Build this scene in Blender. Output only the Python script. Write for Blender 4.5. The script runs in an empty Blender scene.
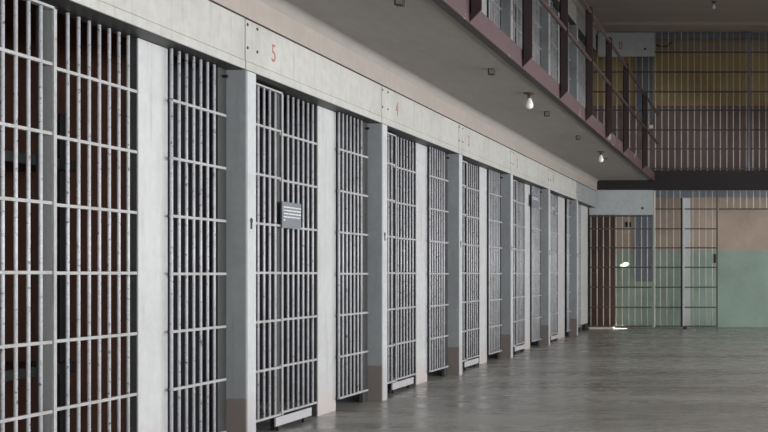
import bpy, bmesh, math, random
from mathutils import Vector, Matrix
random.seed(7)
S = bpy.context.scene
COL = S.collection
PI = math.pi

# ------------------------------------------------------------------ materials
def hx(r, g, b):
    f = lambda c: (c/255/12.92) if c/255 <= .04045 else ((c/255+.055)/1.055)**2.4
    return (f(r), f(g), f(b), 1)

def nodes(name):
    m = bpy.data.materials.new(name); m.use_nodes = True
    nt = m.node_tree
    b = nt.nodes['Principled BSDF']
    return m, nt, b

def N(nt, t, **kw):
    n = nt.nodes.new(t)
    for k, v in kw.items(): setattr(n, k, v)
    return n

def mix(nt, fac, a, b, blend='MIX'):
    n = nt.nodes.new('ShaderNodeMix'); n.data_type = 'RGBA'; n.blend_type = blend
    for idx, v in ((0, fac), (6, a), (7, b)):
        if hasattr(v, 'links'): nt.links.new(v, n.inputs[idx])
        else: n.inputs[idx].default_value = v
    return n.outputs[2]

def ramp(nt, src, p0, p1, c0=(0,0,0,1), c1=(1,1,1,1)):
    r = nt.nodes.new('ShaderNodeValToRGB')
    r.color_ramp.elements[0].position = p0; r.color_ramp.elements[1].position = p1
    r.color_ramp.elements[0].color = c0; r.color_ramp.elements[1].color = c1
    nt.links.new(src, r.inputs[0])
    return r.outputs[0]

def pos(nt, scale=(1,1,1)):
    g = nt.nodes.new('ShaderNodeNewGeometry')
    mp = nt.nodes.new('ShaderNodeMapping'); mp.inputs['Scale'].default_value = scale
    nt.links.new(g.outputs['Position'], mp.inputs['Vector'])
    return mp.outputs[0]

def noise(nt, vec, scale, detail=4, rough=.55):
    n = nt.nodes.new('ShaderNodeTexNoise')
    n.inputs['Scale'].default_value = scale; n.inputs['Detail'].default_value = detail
    n.inputs['Roughness'].default_value = rough
    nt.links.new(vec, n.inputs['Vector'])
    return n.outputs['Fac']

def zstep(nt, z, soft=.004, wob=0):
    g = nt.nodes.new('ShaderNodeNewGeometry')
    s = nt.nodes.new('ShaderNodeSeparateXYZ'); nt.links.new(g.outputs['Position'], s.inputs[0])
    m = nt.nodes.new('ShaderNodeMapRange'); m.inputs[1].default_value = z-soft; m.inputs[2].default_value = z+soft
    src = s.outputs[2]
    if wob:
        a = nt.nodes.new('ShaderNodeMath'); a.operation = 'MULTIPLY_ADD'; a.inputs[1].default_value = wob
        nt.links.new(noise(nt, g.outputs['Position'], 6), a.inputs[0]); nt.links.new(s.outputs[2], a.inputs[2])
        src = a.outputs[0]
    nt.links.new(src, m.inputs[0])
    return m.outputs[0]          # 0 below, 1 above

def paint(name, base, dirt, amount=.35, rough=.55, streak=None, specks=None, lower=None, bump=.15, sc=3.0, metallic=0, vec=(1,1,1)):
    m, nt, b = nodes(name)
    p = pos(nt, vec)
    c = mix(nt, ramp(nt, noise(nt, p, sc, 6, .6), .45, .8), base, dirt)
    # keep a share of the base
    c = mix(nt, amount, base, c)
    c2 = mix(nt, ramp(nt, noise(nt, p, sc*9, 4), .35, .75), c, tuple(x*.88 for x in dirt[:3])+(1,))
    c = mix(nt, amount*.5, c, c2)
    if streak:
        pv = pos(nt, (6, 6, .45))
        c = mix(nt, ramp(nt, noise(nt, pv, 3.0, 5, .65), .55, .78, (0,0,0,1), (.55,.55,.55,1)), c, streak)
    if lower:
        z, col, soft = lower
        c = mix(nt, zstep(nt, z, soft, .12 if soft > .02 else .01), col, c)
    if specks:
        col, lo, hi, ssc = specks
        c = mix(nt, ramp(nt, noise(nt, pos(nt), ssc, 5, .65), lo, hi), c, col)
    nt.links.new(c, b.inputs['Base Color'])
    b.inputs['Roughness'].default_value = rough; b.inputs['Metallic'].default_value = metallic
    bm_ = nt.nodes.new('ShaderNodeBump'); bm_.inputs['Strength'].default_value = bump; bm_.inputs['Distance'].default_value = .01
    nt.links.new(noise(nt, p, sc*6, 5), bm_.inputs['Height']); nt.links.new(bm_.outputs[0], b.inputs['Normal'])
    return m

M = {}
M['bar'] = paint('bar_paint', hx(196,196,200), hx(140,134,130), .6, .42, specks=(hx(92,85,80), .58, .68, 48), sc=8)
M['frame'] = paint('frame_paint', hx(170,169,168), hx(126,122,118), .6, .48, specks=(hx(85,75,70), .66, .74, 45), sc=8)
M['header'] = paint('header_paint', hx(186,184,177), hx(146,144,136), .6, .5, streak=hx(108,106,98), specks=(hx(120,112,102), .70, .80, 14), sc=1.6, bump=.15)
M['header_grey'] = paint('grey_header_paint', hx(150,151,150), hx(118,120,119), .6, .5, streak=hx(104,104,102), sc=1.8, bump=.15)
M['pier'] = paint('pier_paint', hx(149,152,154), hx(122,125,127), .55, .5, streak=hx(122,126,126), lower=(.285, hx(120,112,107), .006), specks=(hx(60,58,56), .73, .78, 22), sc=2.2)
M['strip'] = paint('strip_paint', hx(190,191,191), hx(156,156,156), .5, .45, streak=hx(162,162,161), lower=(.3, hx(176,172,174), .1), sc=3)
M['post'] = paint('post_paint', hx(190,190,189), hx(162,160,157), .5, .48, streak=hx(142,138,132), lower=(.2, hx(186,176,172), .1), specks=(hx(120,112,108), .72, .78, 26), sc=2.4)
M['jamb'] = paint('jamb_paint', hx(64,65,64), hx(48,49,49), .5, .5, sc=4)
M['wallband'] = paint('upper_band_paint', hx(165,154,145), hx(148,142,134), .7, .6, streak=hx(136,124,116), sc=1.3, bump=.2)
M['soffit'] = paint('soffit_concrete', hx(152,147,141), hx(132,126,120), .6, .8, sc=1.5, bump=.25, vec=(1,.35,1))
M['ceil'] = paint('upper_ceiling_paint', hx(168,156,147), hx(146,136,124), .6, .8, sc=1.1, vec=(.4,2,1))
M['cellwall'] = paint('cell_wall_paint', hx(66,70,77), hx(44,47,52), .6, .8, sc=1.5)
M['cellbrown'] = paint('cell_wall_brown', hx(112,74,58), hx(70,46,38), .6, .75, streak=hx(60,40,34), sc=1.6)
M['maroon'] = paint('maroon_paint', hx(89,68,70), hx(72,50,53), .6, .5, specks=(hx(196,194,204), .65, .665, 6), sc=3, bump=.2)
M['maroondark'] = paint('maroon_post_paint', hx(46,28,31), hx(34,20,23), .5, .5, sc=4)
M['beam'] = paint('beam_paint', hx(26,18,20), hx(20,14,16), .5, .7, sc=3)
M['rail'] = paint('handrail_paint', hx(84,66,64), hx(62,44,44), .6, .35, specks=(hx(190,184,180), .66, .72, 7), sc=5)
M['farbar'] = paint('far_bar_paint', hx(205,200,186), hx(150,144,132), .5, .45, sc=6)
M['farrail'] = paint('far_rail_paint', hx(88,82,80), hx(60,56,54), .5, .6, sc=6)
M['panel'] = paint('lintel_paint', hx(176,180,180), hx(140,146,148), .5, .55, streak=hx(150,154,154), sc=2)
M['bluepanel'] = paint('sheet_metal', hx(120,127,137), hx(94,100,108), .5, .5, streak=hx(92,96,104), sc=3)
M['browndoor'] = paint('brown_door_paint', hx(92,66,54), hx(62,44,38), .5, .6, sc=4)
M['dark'] = paint('dark_metal', hx(32,30,30), hx(20,18,18), .5, .5, sc=5)
M['socket'] = paint('socket_brown', hx(80,66,52), hx(50,42,34), .5, .5, sc=9)
M['boxface'] = paint('box_steel', hx(110,100,90), hx(130,118,104), .5, .45, sc=9)
M['red'] = paint('number_red', hx(164,100,86), hx(178,134,120), .7, .6, sc=30)
M['redup'] = paint('number_dark_red', hx(150,50,50), hx(120,50,48), .5, .6, sc=30)
M['sign'] = paint('sign_grey', hx(114,118,124), hx(100,104,110), .4, .5, sc=6)
M['signtext'] = paint('sign_lettering', hx(225,225,222), hx(205,205,202), .4, .6, sc=20)
M['threshold'] = paint('threshold_white', hx(226,216,200), hx(190,180,166), .5, .5, sc=6)
M['brass'] = paint('lock_brass', hx(110,100,84), hx(70,64,56), .5, .4, sc=20, metallic=.7)
M['rwall'] = paint('right_wall_paint', hx(190,188,180), hx(165,162,155), .5, .7, sc=1.2)

m, nt, b = nodes('frosted_bulb')
b.inputs['Base Color'].default_value = hx(240,240,236); b.inputs['Roughness'].default_value = .25
b.inputs['Subsurface Weight'].default_value = .0
M['bulb'] = m

# two-tone end walls: painted dado of another colour
def endwall(name, bands):
    m, nt, b = nodes(name)
    p = pos(nt)
    c = bands[0][1]
    for z, col in bands[1:]:
        c = mix(nt, zstep(nt, z, .006, .01), c, col)
    n1 = ramp(nt, noise(nt, p, 1.4, 6, .65), .3, .8, (.72,.72,.72,1), (1.1,1.1,1.1,1))
    c = mix(nt, 1.0, c, n1, 'MULTIPLY')
    n2 = ramp(nt, noise(nt, p, 14, 5, .7), .62, .78, (1,1,1,1), (.74,.7,.66,1))
    c = mix(nt, 1.0, c, n2, 'MULTIPLY')
    nt.links.new(c, b.inputs['Base Color']); b.inputs['Roughness'].default_value = .6
    return m
M['endlow'] = endwall('end_wall_green', [(0, hx(154,174,161)), (1.44, hx(184,164,148))])
M['endup'] = endwall('end_wall_yellow', [(0, hx(138,116,116)), (4.16, hx(186,160,114)), (5.16, hx(166,150,128))])

# concrete floor
m, nt, b = nodes('polished_concrete')
p1 = pos(nt, (1, 1, 1)); p2 = pos(nt, (.35, 1.6, 1))
c = mix(nt, ramp(nt, noise(nt, p2, 1.1, 8, .62), .32, .7), hx(138,136,129), hx(186,183,176))
c = mix(nt, ramp(nt, noise(nt, p1, 4.5, 7, .65), .5, .8, (0,0,0,1), (.5,.5,.5,1)), c, hx(98,96,92))
c = mix(nt, ramp(nt, noise(nt, pos(nt, (.7,1,1)), 2.6, 3, .6), .70, .76, (0,0,0,1), (.5,.5,.5,1)), c, hx(190,190,188))
g = N(nt, 'ShaderNodeNewGeometry'); sx = N(nt, 'ShaderNodeSeparateXYZ'); nt.links.new(g.outputs['Position'], sx.inputs[0])
# saw-cut joints every 3.6 m
wob = N(nt, 'ShaderNodeMath', operation='MULTIPLY_ADD'); wob.inputs[1].default_value = .03
nt.links.new(sx.outputs[0], wob.inputs[0]); nt.links.new(sx.outputs[1], wob.inputs[2])
a1 = N(nt, 'ShaderNodeMath', operation='SUBTRACT'); a1.inputs[1].default_value = 2.45; nt.links.new(wob.outputs[0], a1.inputs[0])
md = N(nt, 'ShaderNodeMath', operation='PINGPONG'); md.inputs[1].default_value = 1.8; nt.links.new(a1.outputs[0], md.inputs[0])
lt = N(nt, 'ShaderNodeMath', operation='LESS_THAN'); lt.inputs[1].default_value = .02; nt.links.new(md.outputs[0], lt.inputs[0])
c = mix(nt, lt.outputs[0], c, hx(70,66,62))
nt.links.new(c, b.inputs['Base Color'])
rr = ramp(nt, noise(nt, p2, 2.2, 6, .6), .3, .75, (.16,.16,.16,1), (.42,.42,.42,1))
nt.links.new(rr, b.inputs['Roughness'])
bp = N(nt, 'ShaderNodeBump'); bp.inputs['Strength'].default_value = .12; bp.inputs['Distance'].default_value = .01
nt.links.new(noise(nt, p1, 9, 6), bp.inputs['Height']); nt.links.new(bp.outputs[0], b.inputs['Normal'])
M['floor'] = m

# ------------------------------------------------------------------ mesh helpers
class MB:
    def __init__(s): s.bm = bmesh.new()
    def box(s, x0, x1, y0, y1, z0, z1, bevel=0):
        r = bmesh.ops.create_cube(s.bm, size=1)
        bmesh.ops.scale(s.bm, vec=(abs(x1-x0), abs(y1-y0), abs(z1-z0)), verts=r['verts'])
        bmesh.ops.translate(s.bm, vec=((x0+x1)/2, (y0+y1)/2, (z0+z1)/2), verts=r['verts'])
        if bevel:
            es = list({e for v in r['verts'] for e in v.link_edges})
            bmesh.ops.bevel(s.bm, geom=es, offset=bevel, segments=2, affect='EDGES', profile=.6)
        return s
    def cyl(s, p, q, r0, r1=None, n=12):
        p, q = Vector(p), Vector(q); d = q-p
        r = bmesh.ops.create_cone(s.bm, cap_ends=True, segments=n, radius1=r0, radius2=r0 if r1 is None else r1, depth=d.length)
        R = d.to_track_quat('Z', 'Y').to_matrix().to_4x4()
        bmesh.ops.transform(s.bm, matrix=Matrix.Translation((p+q)/2) @ R, verts=r['verts'])
        return s
    def lathe(s, prof, c=(0,0,0), n=20):
        rings = []
        for r, z in prof:
            rings.append([s.bm.verts.new((c[0]+r*math.cos(2*PI*i/n), c[1]+r*math.sin(2*PI*i/n), c[2]+z)) for i in range(n)])
        for A, B in zip(rings, rings[1:]):
            for i in range(n):
                s.bm.faces.new((A[i], A[(i+1) % n], B[(i+1) % n], B[i]))
        s.bm.faces.new(rings[0][::-1]); s.bm.faces.new(rings[-1])
        return s
    def prism(s, poly, axis, a, b):
        # poly in the two other axes, extruded along axis from a to b
        def P(u, v, w):
            return (w, u, v) if axis == 'x' else (u, w, v) if axis == 'y' else (u, v, w)
        A = [s.bm.verts.new(P(u, v, a)) for u, v in poly]; B = [s.bm.verts.new(P(u, v, b)) for u, v in poly]
        n = len(poly)
        s.bm.faces.new(A); s.bm.faces.new(B[::-1])
        for i in range(n): s.bm.faces.new((A[i], B[i], B[(i+1) % n], A[(i+1) % n]))
        return s
    def mesh(s, name, mat, smooth=False):
        bmesh.ops.recalc_face_normals(s.bm, faces=s.bm.faces)
        me = bpy.data.meshes.new(name); s.bm.to_mesh(me); s.bm.free()
        me.materials.append(M[mat] if isinstance(mat, str) else mat)
        if smooth:
            for f in me.polygons: f.use_smooth = len(f.vertices) <= 4
        return me
    def build(s, name, mat, parent=None, smooth=False, loc=(0,0,0)):
        return link(name, s.mesh(name, mat, smooth), parent, loc)

def link(name, me, parent=None, loc=(0,0,0)):
    o = bpy.data.objects.new(name, me); COL.objects.link(o); o.location = loc
    if parent: o.parent = parent
    return o

def tag(o, label, cat, group=None):
    o['label'] = label; o['category'] = cat
    if group: o['group'] = group
    return o

def thing(name, label, cat, loc=(0,0,0), group=None):
    o = bpy.data.objects.new(name, None); COL.objects.link(o); o.location = loc
    o.empty_display_size = .1
    return tag(o, label, cat, group)

def struct(o):
    o['kind'] = 'structure'; return o

def copy_tree(o, off, label, group=None):
    c = o.copy(); COL.objects.link(c); c.location = Vector(o.location)+Vector(off); c['label'] = label
    if group: c['group'] = group
    for ch in list(o.children):
        k = ch.copy(); COL.objects.link(k); k.parent = c
        for g in ch.children:
            kk = g.copy(); COL.objects.link(kk); kk.parent = k
    return c

def text_mesh(name, txt, size, mat, depth=.001):
    cu = bpy.data.curves.new(name, 'FONT'); cu.body = txt; cu.size = size; cu.extrude = depth
    cu.align_x = 'CENTER'; cu.align_y = 'BOTTOM_BASELINE'
    o = bpy.data.objects.new(name, cu); COL.objects.link(o)
    bpy.context.view_layer.update()
    me = bpy.data.meshes.new_from_object(o.evaluated_get(bpy.context.evaluated_depsgraph_get()))
    bpy.data.objects.remove(o); me.materials.clear(); me.materials.append(M[mat])
    return me

# ------------------------------------------------------------------ layout numbers (metres)
EYE = 1.005
XO = -3.0                    # outer plane of the cell fronts
HB = 2.19                    # underside of the header
SEAM = 2.488                 # header top
SOF = 2.69                   # soffit under the gallery
UP = 2.82                    # upper tier offset
J = [4.12, 6.38, 8.655, 10.85, 13.07, 15.38, 17.72]
END = 19.76
ZF = 19.9                    # end screens
ZW = 20.65                   # end wall
CEIL = 5.43
POWER_LOW, POWER_UP = 250, 30      # daylight per window, watts
WGT = [1.3, 1.4, 1.3, 1.1, 1, 1, 1, 1]
WORD = ['first', 'second', 'third', 'fourth', 'fifth', 'sixth', 'seventh']

# ------------------------------------------------------------------ room shell
struct(MB().box(-5.8, 6.2, -10.2, ZW+.2, -.2, 0).build('floor', 'floor'))
struct(MB().box(-5.8, 6.2, -10.2, ZW+.2, CEIL, CEIL+.2).build('ceiling', 'ceil'))
struct(MB().box(-3.2, 6.0, 19.35, ZF-.04, CEIL-.055, CEIL).build('trim_1', 'ceil'))
# gallery slab (its underside is the soffit) with a cove along the wall
sl = MB().box(-5.6, -1.967, -10.0, ZF-.02, SOF, UP)
cv = [(-3.0, SOF), (-3.0, SOF-.06)]
for i in range(1, 8):
    a = PI - PI/2*i/8
    cv.append((-2.94+.06*math.cos(a), SOF-.06+.06*math.sin(a)))
cv.append((-2.94, SOF))
sl.prism(cv, 'y', -10.0, ZF-.04)
struct(sl.build('ceiling_gallery', 'soffit'))
# wall band above the header plates, both tiers; plain wall before the first cell shown
struct(MB().box(-3.2, XO, -10.0, ZF-.02, SEAM+.006, SOF).build('wall_left', 'wallband'))
struct(MB().box(-3.2, XO, -10.0, ZF-.02, SEAM+UP+.006, CEIL).build('wall_left_upper', 'wallband'))
struct(MB().box(-3.2, XO, -10.0, J[0]-.02, 0, SEAM).box(-3.2, XO, -10.0, J[3]-.02, UP, SEAM+UP).build('wall_left_near', 'header'))
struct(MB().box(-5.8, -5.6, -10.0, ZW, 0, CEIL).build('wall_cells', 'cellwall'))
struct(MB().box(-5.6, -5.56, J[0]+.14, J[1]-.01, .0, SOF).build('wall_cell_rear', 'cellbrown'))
struct(MB().box(-5.6, 6.2, -10.2, -10.0, 0, CEIL).build('wall_back', 'rwall'))
struct(MB().box(-5.8, 6.2, ZW, ZW+.2, 0, UP).build('wall_front', 'endlow'))
struct(MB().box(-5.8, 6.2, ZW, ZW+.2, UP, CEIL).build('wall_front_upper', 'endup'))
struct(MB().box(-3.2, 6.2, ZF+.1, ZW, UP-.12, UP+.02).build('ceiling_lobby', 'soffit'))
# partitions between cells
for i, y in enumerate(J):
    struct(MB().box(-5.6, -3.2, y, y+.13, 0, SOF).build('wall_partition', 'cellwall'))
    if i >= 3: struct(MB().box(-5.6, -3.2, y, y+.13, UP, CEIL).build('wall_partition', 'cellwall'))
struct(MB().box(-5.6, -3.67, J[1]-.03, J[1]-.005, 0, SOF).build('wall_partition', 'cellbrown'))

# window side of the hall: an unseen slab added to shade the upper tier, two rows of windows
struct(MB().box(2.2, 6.0, -10.0, ZF-.02, SOF, UP).build('shade_slab_right', 'soffit'))
WY = [-8.0, -4.4, -.8, 2.8, 6.4, 10.0, 13.6, 17.2]
ROWS = [(.5, 2.55, POWER_LOW), (3.4, 4.9, POWER_UP)]
WW = 2.5
rw = MB()
zb = 0
for z0, z1, _ in ROWS:
    rw.box(6.0, 6.2, -10.0, ZW, zb, z0); zb = z1
    edges = [-10.0] + [v for y in WY for v in (y-WW/2, y+WW/2)] + [ZW]
    for a, b_ in zip(edges[0::2], edges[1::2]): rw.box(6.0, 6.2, a, b_, z0, z1)
rw.box(6.0, 6.2, -10.0, ZW, zb, CEIL)
struct(rw.build('wall_right', 'rwall'))
wn = 0
for z0, z1, pw in ROWS:
    for k, y in enumerate(WY):
        f = MB(); wn += 1
        for a in (y-WW/2+.03, y+WW/2-.03): f.box(6.06, 6.14, a-.03, a+.03, z0, z1)
        for z in (z0+.03, z1-.03): f.box(6.06, 6.14, y-WW/2, y+WW/2, z-.03, z+.03)
        for t in (1, 2): f.box(6.085, 6.115, y-WW/2+WW*t/3-.015, y-WW/2+WW*t/3+.015, z0, z1)
        for t in (1, 2): f.box(6.085, 6.115, y-WW/2, y+WW/2, z0+(z1-z0)*t/3-.015, z0+(z1-z0)*t/3+.015)
        struct(f.build('window_%d' % wn, 'frame'))
        L = bpy.data.lights.new('daylight', 'AREA'); L.shape = 'RECTANGLE'; L.size = WW-.1; L.size_y = z1-z0-.1
        L.energy = pw*WGT[k]; L.color = (.95, .97, 1.0)
        lo = bpy.data.objects.new('daylight', L); COL.objects.link(lo)
        lo.location = (6.16, y, (z0+z1)/2); lo.rotation_euler = (PI/2, 0, PI/2)

# ------------------------------------------------------------------ cell fronts
BR = .0082
bar_cache = {}
def bar(parent, x, y, z0, z1, mat='bar', r=BR, name='bar'):
    key = (round(z1-z0, 4), mat, r)
    if key not in bar_cache:
        bar_cache[key] = MB().cyl((0,0,0), (0,0,z1-z0), r, n=10).mesh('bar', mat, True)
    return link(name, bar_cache[key], parent, (x, y, z0))

RAILS = [.10+.303*k for k in range(7)]
def grating(name, label, cat, group, x, y0, y1, ys, stile=None, top=False, rz=0.0):
    """bar panel lying in the plane x between y0 and y1; children: bars, rails, stile"""
    t = thing(name, label, cat, (x, (y0+y1)/2, 0), group)
    cy = (y0+y1)/2
    zt = HB-.02 if top else HB-.004
    for y in ys: bar(t, 0, y-cy, RAILS[0]+rz, zt-.002)
    for z in RAILS:
        MB().box(-.011, .011, y0-cy, y1-cy, z+rz-.0075, z+rz+.0075, .002).build('rail', 'frame', t)
    if top: MB().box(-.018, .018, y0-cy, y1-cy, zt-.012, zt, .002).build('top_rail', 'frame', t)
    if stile is not None:
        MB().box((.008), .018, stile-.010-cy, stile+.010-cy, RAILS[0]-.0075, zt, .002).build('stile', 'frame', t)
    return t

lower_sets = []
for i in range(6):
    a, e = J[i]+.13, J[i+1]
    w = WORD[i]
    d = e-1.575
    n1 = int((d-.10-a)/.078)
    ys1 = [d-.073-.079*k for k in range(0, n1+2) if d-.073-.079*k > a+.02]
    dr = grating('cell_door', 'barred door with white flat-bar frame at left of the %s ground-floor cell' % w, 'cell door', 'ground-floor cell doors', -3.108, a+.004, d+.01, ys1, d, True)
    pe = e-.867 if i == 0 else e-.918
    pf = e-.595 if i < 5 else e-.36
    ys2 = [e-1.404+.079*k for k in range(7)] if i == 0 else [e-1.373+.08*k for k in range(6)]
    g2 = grating('bar_panel', 'fixed bar panel between door and pale post of the %s ground-floor cell' % w, 'bar panel', 'ground-floor middle bar panels', -3.146, d+.056, pe-.002, ys2, None, False, -.002)
    ys3 = [e-.172-.0745*k for k in range(7) if e-.172-.0745*k > pf-.035]
    g3 = grating('bar_panel', 'narrow bar panel right of the pale post in the %s ground-floor cell' % w, 'bar panel', 'ground-floor narrow bar panels', -3.098, pf-.026, e-.050, ys3, None, False, -.006)
    # jambs: flat plates that stand behind the bars
    jb = tag(MB().box(-3.162, -3.132, d-.023, d+.050, 0, HB-.004, .003).build('door_jamb', 'jamb', None), 'grey flat jamb plate behind the door edge of the %s ground-floor cell' % w, 'jamb', 'ground-floor door jambs')
    ps = thing('wall_post', 'pale painted flat post between the bar panels of the %s ground-floor cell' % w, 'post', (-3.13, pe, 0), 'ground-floor pale posts')
    MB().box(-.010, 0, 0, pf-pe, 0, HB-.004, .003).build('face_plate', 'post', ps)
    MB().box(-.05, -.010, .001, pf-pe-.001, 0, HB-.003).build('body', 'jamb', ps)
    jr = thing('side_jamb', 'dark grey jamb plate beside the pier at the right end of the %s ground-floor cell' % w, 'jamb', (-3.1105, e-.10, 0), 'ground-floor pier jambs')
    MB().box(-.03, 0, 0, .096, 0, HB-.004, .002).build('plate', 'jamb', jr)
    MB().cyl((0, .05, HB-.05), (.03, .05, HB-.05), .009, n=12).build('lug', 'dark', jr)
    tr = thing('track_cover', 'white kick board under the bars at floor level in the %s ground-floor cell' % w, 'kick board', (-3.085, e-1.41, 0), 'ground-floor kick boards')
    MB().box(-.012, 0, -.275, .275, .034, .0905, .002).build('board', 'strip', tr)
    for s in (-.2, .2): MB().box(-.03, -.012, s-.02, s+.02, 0, .08).build('bracket', 'dark', tr)
    lower_sets.append((dr, g2, g3, jb, ps, jr, tr))
# last, short cell beside the end screen
ys = [17.93+.0765*k for k in range(11)]
grating('bar_panel', 'last ground-floor bar panel beyond the last pier, beside the end screen', 'bar panel', 'ground-floor middle bar panels', -3.135, J[6]+.134, 18.84, ys, None, False)
ps = thing('wall_post', 'wide white plate at the far end of the ground-floor cell row', 'post', (-3.13, 18.93, 0), 'ground-floor pale posts')
MB().box(-.08, 0, 0, .72, .12, HB-.004, .004).build('face_plate', 'post', ps)
MB().box(-.08, -.03, .02, .1, 0, .119).box(-.08, -.03, .6, .7, 0, .119).build('foot', 'dark', ps)

# piers with an outer strip plate and keyhole
piers = []
for i, y in enumerate(J):
    nm = 'at the left picture edge' if i == 0 else ['', 'nearest', 'second nearest', 'third nearest', 'fourth nearest', 'fifth nearest', 'farthest'][i]
    t = thing('cell_pier', ('grey concrete-coloured pier %s between two ground-floor cells' % nm) if i else 'grey pier just outside the left picture edge', 'pier', (XO, y, 0), 'ground-floor piers')
    MB().box(-.2, -.034, 0, .13, 0, HB-.004).box(-.034, 0, 0, .010, 0, HB-.004).build('core', 'pier', t)
    sp = MB().box(-.034, 0, .022, .13, 0, HB-.004, .002).build('strip_plate', 'strip', t)
    MB().prism([(.070+.018*math.cos(2*PI*k/14), 1.316+.016*math.sin(2*PI*k/14)) for k in range(14)], 'x', -.002, .001).box(-.002, .001, .058, .082, 1.266, 1.310).build('keyhole', 'dark', sp)
    piers.append(t)

# header plates with bolts and painted numbers
heads = []
DIG = [None, '5', '4', '3', '2', '1', None]
for i in range(7):
    y0 = J[i]; y1 = J[i+1] if i < 6 else END
    w = WORD[i]; hm = 'header_grey' if i == 6 else 'header'
    lab = 'long pale header plate over the %s ground-floor cell from the left' % w if i < 6 else 'short grey header plate at the far end of the ground-floor cell row'
    t = thing('header_plate', lab, 'header plate', (XO, y0, HB), 'ground-floor header plates')
    MB().box(-.2, -.003, .006, y1-y0-.006, .052, SEAM-HB-.004, .002).build('web', hm, t)
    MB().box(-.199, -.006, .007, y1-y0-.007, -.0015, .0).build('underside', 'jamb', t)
    MB().box(-.2, 0, .006, y1-y0-.004, 0, .05, .003).build('flange', hm, t)
    for by in (.028, .15):
        for bz in (.13, .265):
            MB().cyl((-.004, by, bz), (.0005, by, bz), .009, n=10).build('bolt', 'dark', t)
    if DIG[i]:
        me = text_mesh('painted_number', DIG[i], .155, 'red')
        o = link('painted_number', me, t, (-.0025, .37, .114)); o.rotation_euler = (PI/2, 0, PI/2); o.scale = (.85, 1, 1)
        o['label'] = 'faded red stencilled numeral'
    heads.append(t)

# upper tier: the same fronts one storey up, behind the railing
uw = {3: 'first visible', 4: 'second visible', 5: 'third visible'}
for i in range(3, 6):
    dr, g2, g3, jb, ps, jr, tr = lower_sets[i]
    w = uw[i]
    copy_tree(dr, (0,0,UP), 'barred door of the %s upper-tier cell behind the railing' % w, 'upper-tier cell doors')
    copy_tree(g2, (0,0,UP), 'middle bar panel of the %s upper-tier cell behind the railing' % w, 'upper-tier middle bar panels')
    copy_tree(g3, (0,0,UP), 'narrow bar panel of the %s upper-tier cell behind the railing' % w, 'upper-tier narrow bar panels')
    copy_tree(jb, (0,0,UP), 'grey door jamb plate of the %s upper-tier cell' % w, 'upper-tier door jambs')
    copy_tree(ps, (0,0,UP), 'pale flat post of the %s upper-tier cell behind the railing' % w, 'upper-tier posts')
    copy_tree(jr, (0,0,UP), 'grey side jamb plate of the %s upper-tier cell' % w, 'upper-tier pier jambs')
for i in range(3, 7):
    copy_tree(piers[i], (0,0,UP), 'grey pier of the upper tier, %s from the left behind the railing' % WORD[i-3], 'upper-tier piers')
    h = heads[i]
    copy_tree(h, (0,0,UP), 'pale header plate of the upper tier, %s from the left behind the railing' % WORD[i-3], 'upper-tier header plates')
gl = grating('bar_panel', 'last upper-tier bar panel beside the end screen', 'bar panel', 'upper-tier middle bar panels', -3.135, J[6]+.134, 19.7, [17.93+.0765*k for k in range(23)])
gl.location.z = UP

# ------------------------------------------------------------------ notices on the bars
def notice(label, x, y0, y1, z0, z1, rows, mat='sign'):
    t = thing('notice_sign', label, 'sign', (x, (y0+y1)/2, z0), None)
    w, h = y1-y0, z1-z0
    MB().box(-.004, 0, -w/2, w/2, 0, h, .001).build('plate', mat, t)
    for r in range(rows):
        z = h*(.80-.125*r)
        rowmb = MB(); y = -w*.43
        lim = w*.42 if r < rows-1 else -w*.36
        while y < lim:
            l = min(random.uniform(.012, .035), lim+.02-y); rowmb.box(-.001, .0012, y, y+l, z-h*.024, z+h*.024); y += l+.008
        rowmb.build('text_line', 'signtext', t)
    return t
notice('grey notice with five lines of white lettering on the bars of the second cell', -3.084, 7.057, 7.345, 1.30, 1.468, 5)
notice('small grey sign high on the narrow bar panel of the fifth cell', -3.082, 14.67, 15.11, 1.90, 2.06, 3)
notice('small grey sign high on the bars of the sixth cell', -3.1325, 16.25, 16.56, 1.885, 2.02, 4)

# padlock with a short chain on the sixth cell
t = thing('padlock', 'small dark padlock hanging from a chain on the sixth cell door', 'padlock', (-3.086, 15.62, 1.17))
MB().box(-.012, .012, -.028, .028, 0, .06, .004).build('body', 'brass', t)
mb = MB(); pr = None
for k in range(9):
    a = PI*k/8; q = (0, .02*math.cos(a), .06+.03*math.sin(a))
    if pr: mb.cyl(pr, q, .005, n=8)
    pr = q
mb.build('shackle', 'dark', t)
mb = MB(); pr = (0, -.015, .088)
for k in range(1, 4):
    q = (.002*(-1)**k, -.015-.022*k, .088+.012*math.sin(k*.5)-.002*k); mb.cyl(pr, q, .006, n=6); pr = q
mb.build('chain', 'dark', t)

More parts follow.
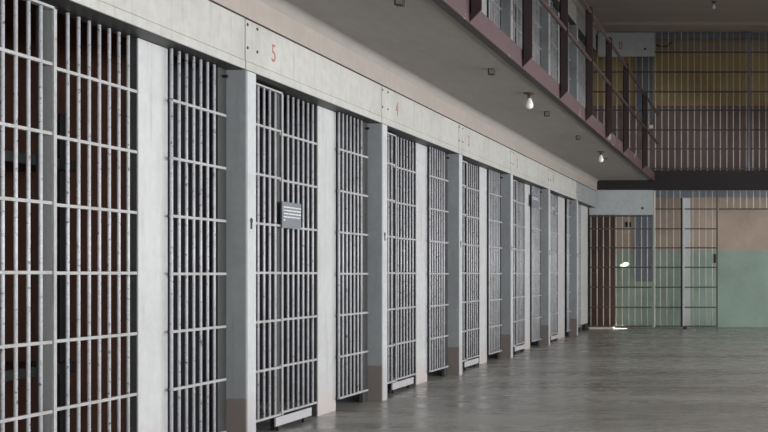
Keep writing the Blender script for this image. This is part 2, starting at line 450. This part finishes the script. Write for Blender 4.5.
# ------------------------------------------------------------------ gallery edge: channel, stanchions, handrails
CX = -1.958; CB = SOF-.012; CT = CB+.150
t = thing('edge_channel', 'maroon steel channel along the gallery edge with chipped paint', 'steel beam', (CX, 0, CB))
MB().box(-.008, 0, -2.9, ZF-.02, 0, CT-CB, .002).build('web', 'maroon', t)
MB().box(-.072, -.008, -2.9, ZF-.02, 0, .0115).build('bottom_flange', 'maroondark', t)
rt = thing('gallery_railing', 'maroon pipe railing on flat steel stanchions along the upper gallery', 'railing', (CX, 0, CB))
SY = [4.13, 5.73, 7.33, 8.94, 10.58, 12.12, 13.67, 15.37, 17.80]
SH = 1.27
for y in SY:
    prof = [(.0015, .004), (.0015, SH-.04)]
    for k in range(1, 8):
        a = PI-PI*k/8; prof.append((.0415+.04*math.cos(a), SH-.04+.04*math.sin(a)))
    prof += [(.0815, SH-.04), (.0815, .086)]
    s = MB().prism(prof, 'y', y, y+.014).box(.0015, .012, y, y+.075, .06, SH-.05).build('stanchion', 'maroondark', rt)
    MB().cyl((.013, y+.05, .09), (.020, y+.05, .09), .012, n=6).cyl((.013, y+.05, .12), (.020, y+.05, .12), .012, n=6).build('bolt', 'dark', s)
for nm, z in (('top_rail', 3.885), ('mid_rail', 3.355)):
    MB().cyl((.055, -2.9, z-CB), (.055, ZF-.06, z-CB), .0205, n=16).cyl((.055, ZF-.07, z-CB), (.055, ZF-.05, z-CB), .027, n=16).build(nm, 'rail', rt, True)

# ------------------------------------------------------------------ ceiling fittings under the gallery
def conduit_box(x, y, label):
    t = thing('ceiling_box', label, 'ceiling box', (x, y, SOF), 'small boxes under the gallery')
    MB().box(-.026, .026, -.026, .026, -.050, 0, .004).build('body', 'dark', t)
    MB().box(-.014, .024, -.030, -.0262, -.044, -.008, .001).build('cover', 'boxface', t)
for (px, py), wd in zip(((-2.22, 6.72), (-2.235, 9.06), (-2.25, 11.45), (-2.26, 13.45)), ('nearest, at the top picture edge', 'second nearest, left of the near bulb', 'third nearest, beyond the near bulb', 'farthest, before the far bulb')):
    conduit_box(px, py, 'small dark box on the gallery underside, ' + wd)
def bulb(x, y, zc, label, sc=1.0, group='bare bulbs'):
    t = thing('light_bulb', label, 'light bulb', (x, y, zc), group)
    MB().lathe([(.052*sc, 0), (.054*sc, -.006*sc), (.045*sc, -.012*sc), (.02*sc, -.016*sc)]).build('ceiling_rose', 'socket', t, True)
    MB().lathe([(.016*sc, -.016*sc), (.018*sc, -.03*sc), (.020*sc, -.042*sc), (.016*sc, -.046*sc)]).build('lamp_socket', 'socket', t, True)
    MB().lathe([(.013*sc, -.046*sc), (.017*sc, -.056*sc), (.028*sc, -.082*sc), (.034*sc, -.106*sc), (.030*sc, -.126*sc), (.018*sc, -.138*sc), (.004*sc, -.142*sc)]).build('glass_bulb', 'bulb', t, True)
    return t
bulb(-2.18, 10.27, SOF, 'bare frosted bulb under the gallery, the nearer one', 1.05)
b2 = bulb(-2.24, 15.2, SOF, 'bare frosted bulb under the gallery, the farther one near the end screen', 1.05)
MB().cyl((.02, 0, -.085), (.075, .0, -.10), .005, n=8).cyl((.07, 0, -.10), (.085, 0, -.10), .012, n=8).build('pull_switch', 'socket', b2)
bulb(-.80, 17.9, CEIL, 'bare frosted bulb on the dark upper ceiling', .85)
bulb(-.82, 20.3, CEIL, 'bare bulb high behind the upper end screen', .8)

# ------------------------------------------------------------------ far end: beam, panels, screens
def fx(px, z=ZF+.08): return (px-763)*z/1100.0
def fz(py, z=ZF+.08): return EYE+(273.5-py)*z/1100.0
B0, B1 = fz(190, ZF), fz(170.8, ZF)
tag(MB().box(-2.998, 5.98, ZF, ZF+.05, B0, B1, .003).build('cross_beam', 'beam'), 'dark maroon steel beam across the far end of the hall', 'steel beam')
t = thing('lintel_panel', 'plain grey panel under the dark beam at the end of the cell row', 'panel', (fx(589.6), ZF+.01, fz(215)))
MB().box(0, fx(653.2)-fx(589.6), 0, .05, 0, fz(190)-fz(215)-.002, .003).build('sheet', 'panel', t)
MB().cyl((fx(643)-fx(589.6), .002, .12), (fx(643)-fx(589.6), -.008, .12), .022, n=10).build('bolt', 'dark', t)
t = thing('lintel_panel', 'grey panel marked with a red zero above the gallery end', 'panel', (fx(598.5), ZF+.01, fz(57)))
MB().box(0, fx(655)-fx(598.5), 0, .05, 0, CEIL-.06-fz(57), .003).build('sheet', 'panel', t)
MB().cyl((fx(645.5)-fx(598.5), .002, .13), (fx(645.5)-fx(598.5), -.008, .13), .022, n=10).build('bolt', 'dark', t)
me = text_mesh('painted_number', '0', .19, 'redup')
o = link('painted_number', me, t, (fx(621)-fx(598.5), -.0005, fz(50)-fz(57))); o.rotation_euler = (PI/2, 0, 0); o.scale = (.75, 1, 1)
o['label'] = 'red painted zero'

def screen(name, label, cat, pxs, y, z0, z1, rails, x0, x1, group=None, r=.0088):
    t = thing(name, label, cat, (x0, y, z0), group)
    for x in pxs: bar(t, x-x0, 0, 0, z1-z0, 'farbar', r)
    for z in rails: MB().box(0, x1-x0, -.014, .014, z-z0-.012, z-z0+.012, .002).build('rail', 'farrail', t)
    return t
YS = ZF+.085
low_rails = [fz(v) for v in (326.2, 307.3, 287.2, 267.3, 247.8, 228.8)]
pl = [590.8, 597, 603.3, 609.7, 616, 622.2, 628.7, 634.9, 641.3, 647.2]
t = screen('end_screen', 'fixed barred screen at the end of the cell row, under the grey panel', 'bar screen', [fx(p) for p in pl], YS, .03, fz(214), low_rails, fx(589.5), fx(652))
MB().box(0, fx(652)-fx(589.5), -.014, .014, fz(216)-.03-.012, fz(216)-.03+.012).build('rail', 'farrail', t)
pg = [660.2, 666.7, 673.5, 680.0, 692.8, 699.2, 705.7, 712.2]
t = screen('barred_gate', 'tall barred double gate with a white middle stile in the far end screen', 'gate', [fx(p) for p in pg], YS, .03, B0-.005, low_rails+[fz(209)], fx(653.8), fx(717.5))
x0 = fx(653.8)
MB().box(0, .028, -.016, .016, 0, B0-.035, .002).build('stile', 'farbar', t)
MB().box(fx(716.2)-x0, fx(717.8)-x0, -.018, .018, -.028, B0-.035, .002).build('stile', 'farrail', t)
ms = MB().box(fx(682.6)-x0, fx(684.6)-x0, -.03, .02, .02, fz(198)-.03, .003).box(fx(684.6)-x0, fx(690)-x0, -.01, .02, .02, fz(198)-.03, .003).build('meeting_stile', 'strip', t)
ms['label'] = 'white middle stile'
MB().box(fx(680.8)-x0, fx(682.4)-x0, -.02, .02, .02, fz(198)-.03).build('stop_bar', 'dark', t)
MB().box(fx(683)-x0, fx(687)-x0, -.03, .03, -.03, .018, .006).build('bottom_bolt', 'dark', t)
MB().box(fx(713.5)-x0, fx(716)-x0, -.035, .02, fz(263)-.03, fz(254)-.03, .004).build('lock_box', 'dark', t)
ps_ = [727+6.55*k for k in range(0, 60)]
ps_ = [p for p in ps_ if fx(p) < 2.6]
t = screen('transom_bars', 'row of short bars hanging from the dark beam over the open doorway', 'bar screen', [fx(p) for p in ps_], YS, fz(209.5), B0-.004, [fz(209)], fx(719), 2.6)
# lobby behind the gate
tag(MB().box(-3.2, 5.9, ZF+.3, ZF+.36, fz(197, 20.2), UP-.122).build('lobby_lintel', 'bluepanel'), 'blue-grey lintel strip behind the gate bars, under the beam', 'lintel')
t = thing('brown_door', 'dark brown door behind the leftmost bars of the end screen', 'door', (fx(589, 20.55), 20.55, .03))
MB().box(0, fx(614.7, 20.55)-fx(589, 20.55), 0, .06, 0, 2.16, .004).build('leaf', 'browndoor', t)
MB().cyl((.08, 0, .98), (.08, -.03, .98), .018, n=10).build('knob', 'brass', t)
tag(MB().box(fx(589.5), fx(614), ZF+.04, ZF+.125, 0, .028, .003).build('door_threshold', 'threshold'), 'white threshold strip on the floor below the leftmost end bars', 'threshold')
t = thing('sheet_panel', 'blue-grey metal sheet hung on the end wall behind the bars', 'panel', (fx(635.3, 20.6), 20.604, fz(281.5, 20.6)))
MB().box(0, fx(653, 20.6)-fx(635.3, 20.6), 0, .0475, 0, fz(213, 20.6)-fz(281.5, 20.6), .004).build('sheet', 'bluepanel', t)
for k in (.33, .66):
    wv = fx(653, 20.6)-fx(635.3, 20.6)
    MB().box(wv*k-.006, wv*k+.006, -.008, -.0002, .02, fz(213, 20.6)-fz(281.5, 20.6)-.02).build('rib', 'bluepanel', t)
for lab, p in (('left', 626.6), ('right', 630.2)):
    tag(MB().box(fx(p-1.1, 20.64), fx(p+1.1, 20.64), 20.625, ZW, fz(227, 20.64), fz(222, 20.64), .003).build('wall_socket', 'dark'), '%s one of two small black boxes high on the end wall behind the bars' % lab, 'wall box', 'black wall boxes')

# upper end screens
UR = [fz(v) for v in (168.5, 149, 130, 110.3, 91.7, 72, 52.2)]
pu = [655.3+6.5*k for k in range(0, 60)]
pu = [p for p in pu if fx(p) < 2.6]
t = screen('upper_end_screen', 'wide barred screen across the far end of the upper tier', 'bar screen', [fx(p) for p in pu], YS, B1+.002, CEIL-.002, UR, fx(654.5), 2.6)
MB().box(fx(748)-fx(654.5), fx(750)-fx(654.5), -.03, .02, 0, CEIL-.004-B1).build('stile', 'bluepanel', t)
pu2 = [597.5+6.4*k for k in range(9)]
t = screen('upper_end_screen', 'narrow barred screen under the panel with the red zero, behind the railing', 'bar screen', [fx(p) for p in pu2], YS, B1+.002, fz(56.5), UR[:-1], fx(590), fx(653.5))
tag(MB().box(fx(637, 20.6), fx(653, 20.6), 20.59, 20.65, fz(122, 20.6), fz(50, 20.6), .004).build('sheet_panel', 'bluepanel'), 'blue-grey metal sheet behind the narrow upper end screen', 'panel')
tag(MB().box(fx(649.2), fx(653.2), ZF+.064, ZF+.0742, fz(128.5), fz(125), .001).build('white_patch', 'threshold'), 'small white patch on the upper end bars beside the rail ends', 'tag')  # thin plain white box set against the bars
tag(MB().box(-3.2, 5.9, ZF+.3, ZF+.36, fz(38.5, 20.2), CEIL-.003).build('lobby_lintel', 'bluepanel'), 'dark blue-grey strip behind the upper end bars, under the ceiling', 'lintel')
mb = MB(); pr = None
for k in range(11):
    px = 655.5+16.5*k/10; py = 44+2.6*math.sin(k/10*PI*1.1)-1*(k > 8)
    q = (fx(px, 20.63), 20.640, fz(py, 20.63))
    if pr: mb.cyl(pr, q, .012, n=6)
    pr = q
tag(mb.build('loose_cable', 'dark'), 'short dark cable sagging on the upper end wall', 'cable')

# ------------------------------------------------------------------ cell furniture glimpsed in the first cell
t = thing('steel_bunk', 'dark steel bunk inside the first cell at the left picture edge', 'bunk', (-4.45, 5.85, 0))
for z in (.45, 1.58):
    MB().box(-1.05, .58, -.35, .35, z, z+.06, .006).build('bed_plate', 'dark', t)
for dx in (-1.02, .50):
    for dy in (-.32, .32): MB().box(dx-.025, dx+.025, dy-.025, dy+.025, 0, 1.9, .003).build('leg', 'dark', t)

# ------------------------------------------------------------------ light, camera
W = bpy.data.worlds.new('World'); S.world = W; W.use_nodes = True
bg = W.node_tree.nodes['Background']; bg.inputs[0].default_value = (.75, .86, 1, 1); bg.inputs[1].default_value = .4

def sun_fleck(loc, target, deg, power):
    L = bpy.data.lights.new('sun_fleck', 'SPOT'); L.energy = power; L.spot_size = math.radians(deg); L.spot_blend = .25
    L.shadow_soft_size = .01; L.color = (1, .93, .74)
    o = bpy.data.objects.new('sun_fleck', L); COL.objects.link(o); o.location = loc
    o.rotation_euler = (Vector(target)-Vector(loc)).to_track_quat('-Z', 'Y').to_euler()
sun_fleck((-1.9, 20.3, 1.36), (fx(625.0, ZW), ZW, fz(264.5, ZW)), 5.5, 420)
sun_fleck((-1.2, 20.3, 2.1), (fx(619), ZF+.16, .01), 6.0, 6000)

cam = bpy.data.cameras.new('Camera'); co = bpy.data.objects.new('Camera', cam); COL.objects.link(co)
co.location = (0, 0, EYE); co.rotation_euler = (PI/2, 0, 0)
cam.sensor_width = 36; cam.lens = 1100/768*36
cam.shift_x = (384-763)/768; cam.shift_y = 57.5/768
cam.clip_start = .05
S.camera = co
S.view_settings.view_transform = 'Standard'; S.view_settings.look = 'None'
S.view_settings.exposure = 0.0; S.view_settings.gamma = 1; S.view_settings.use_curve_mapping = False
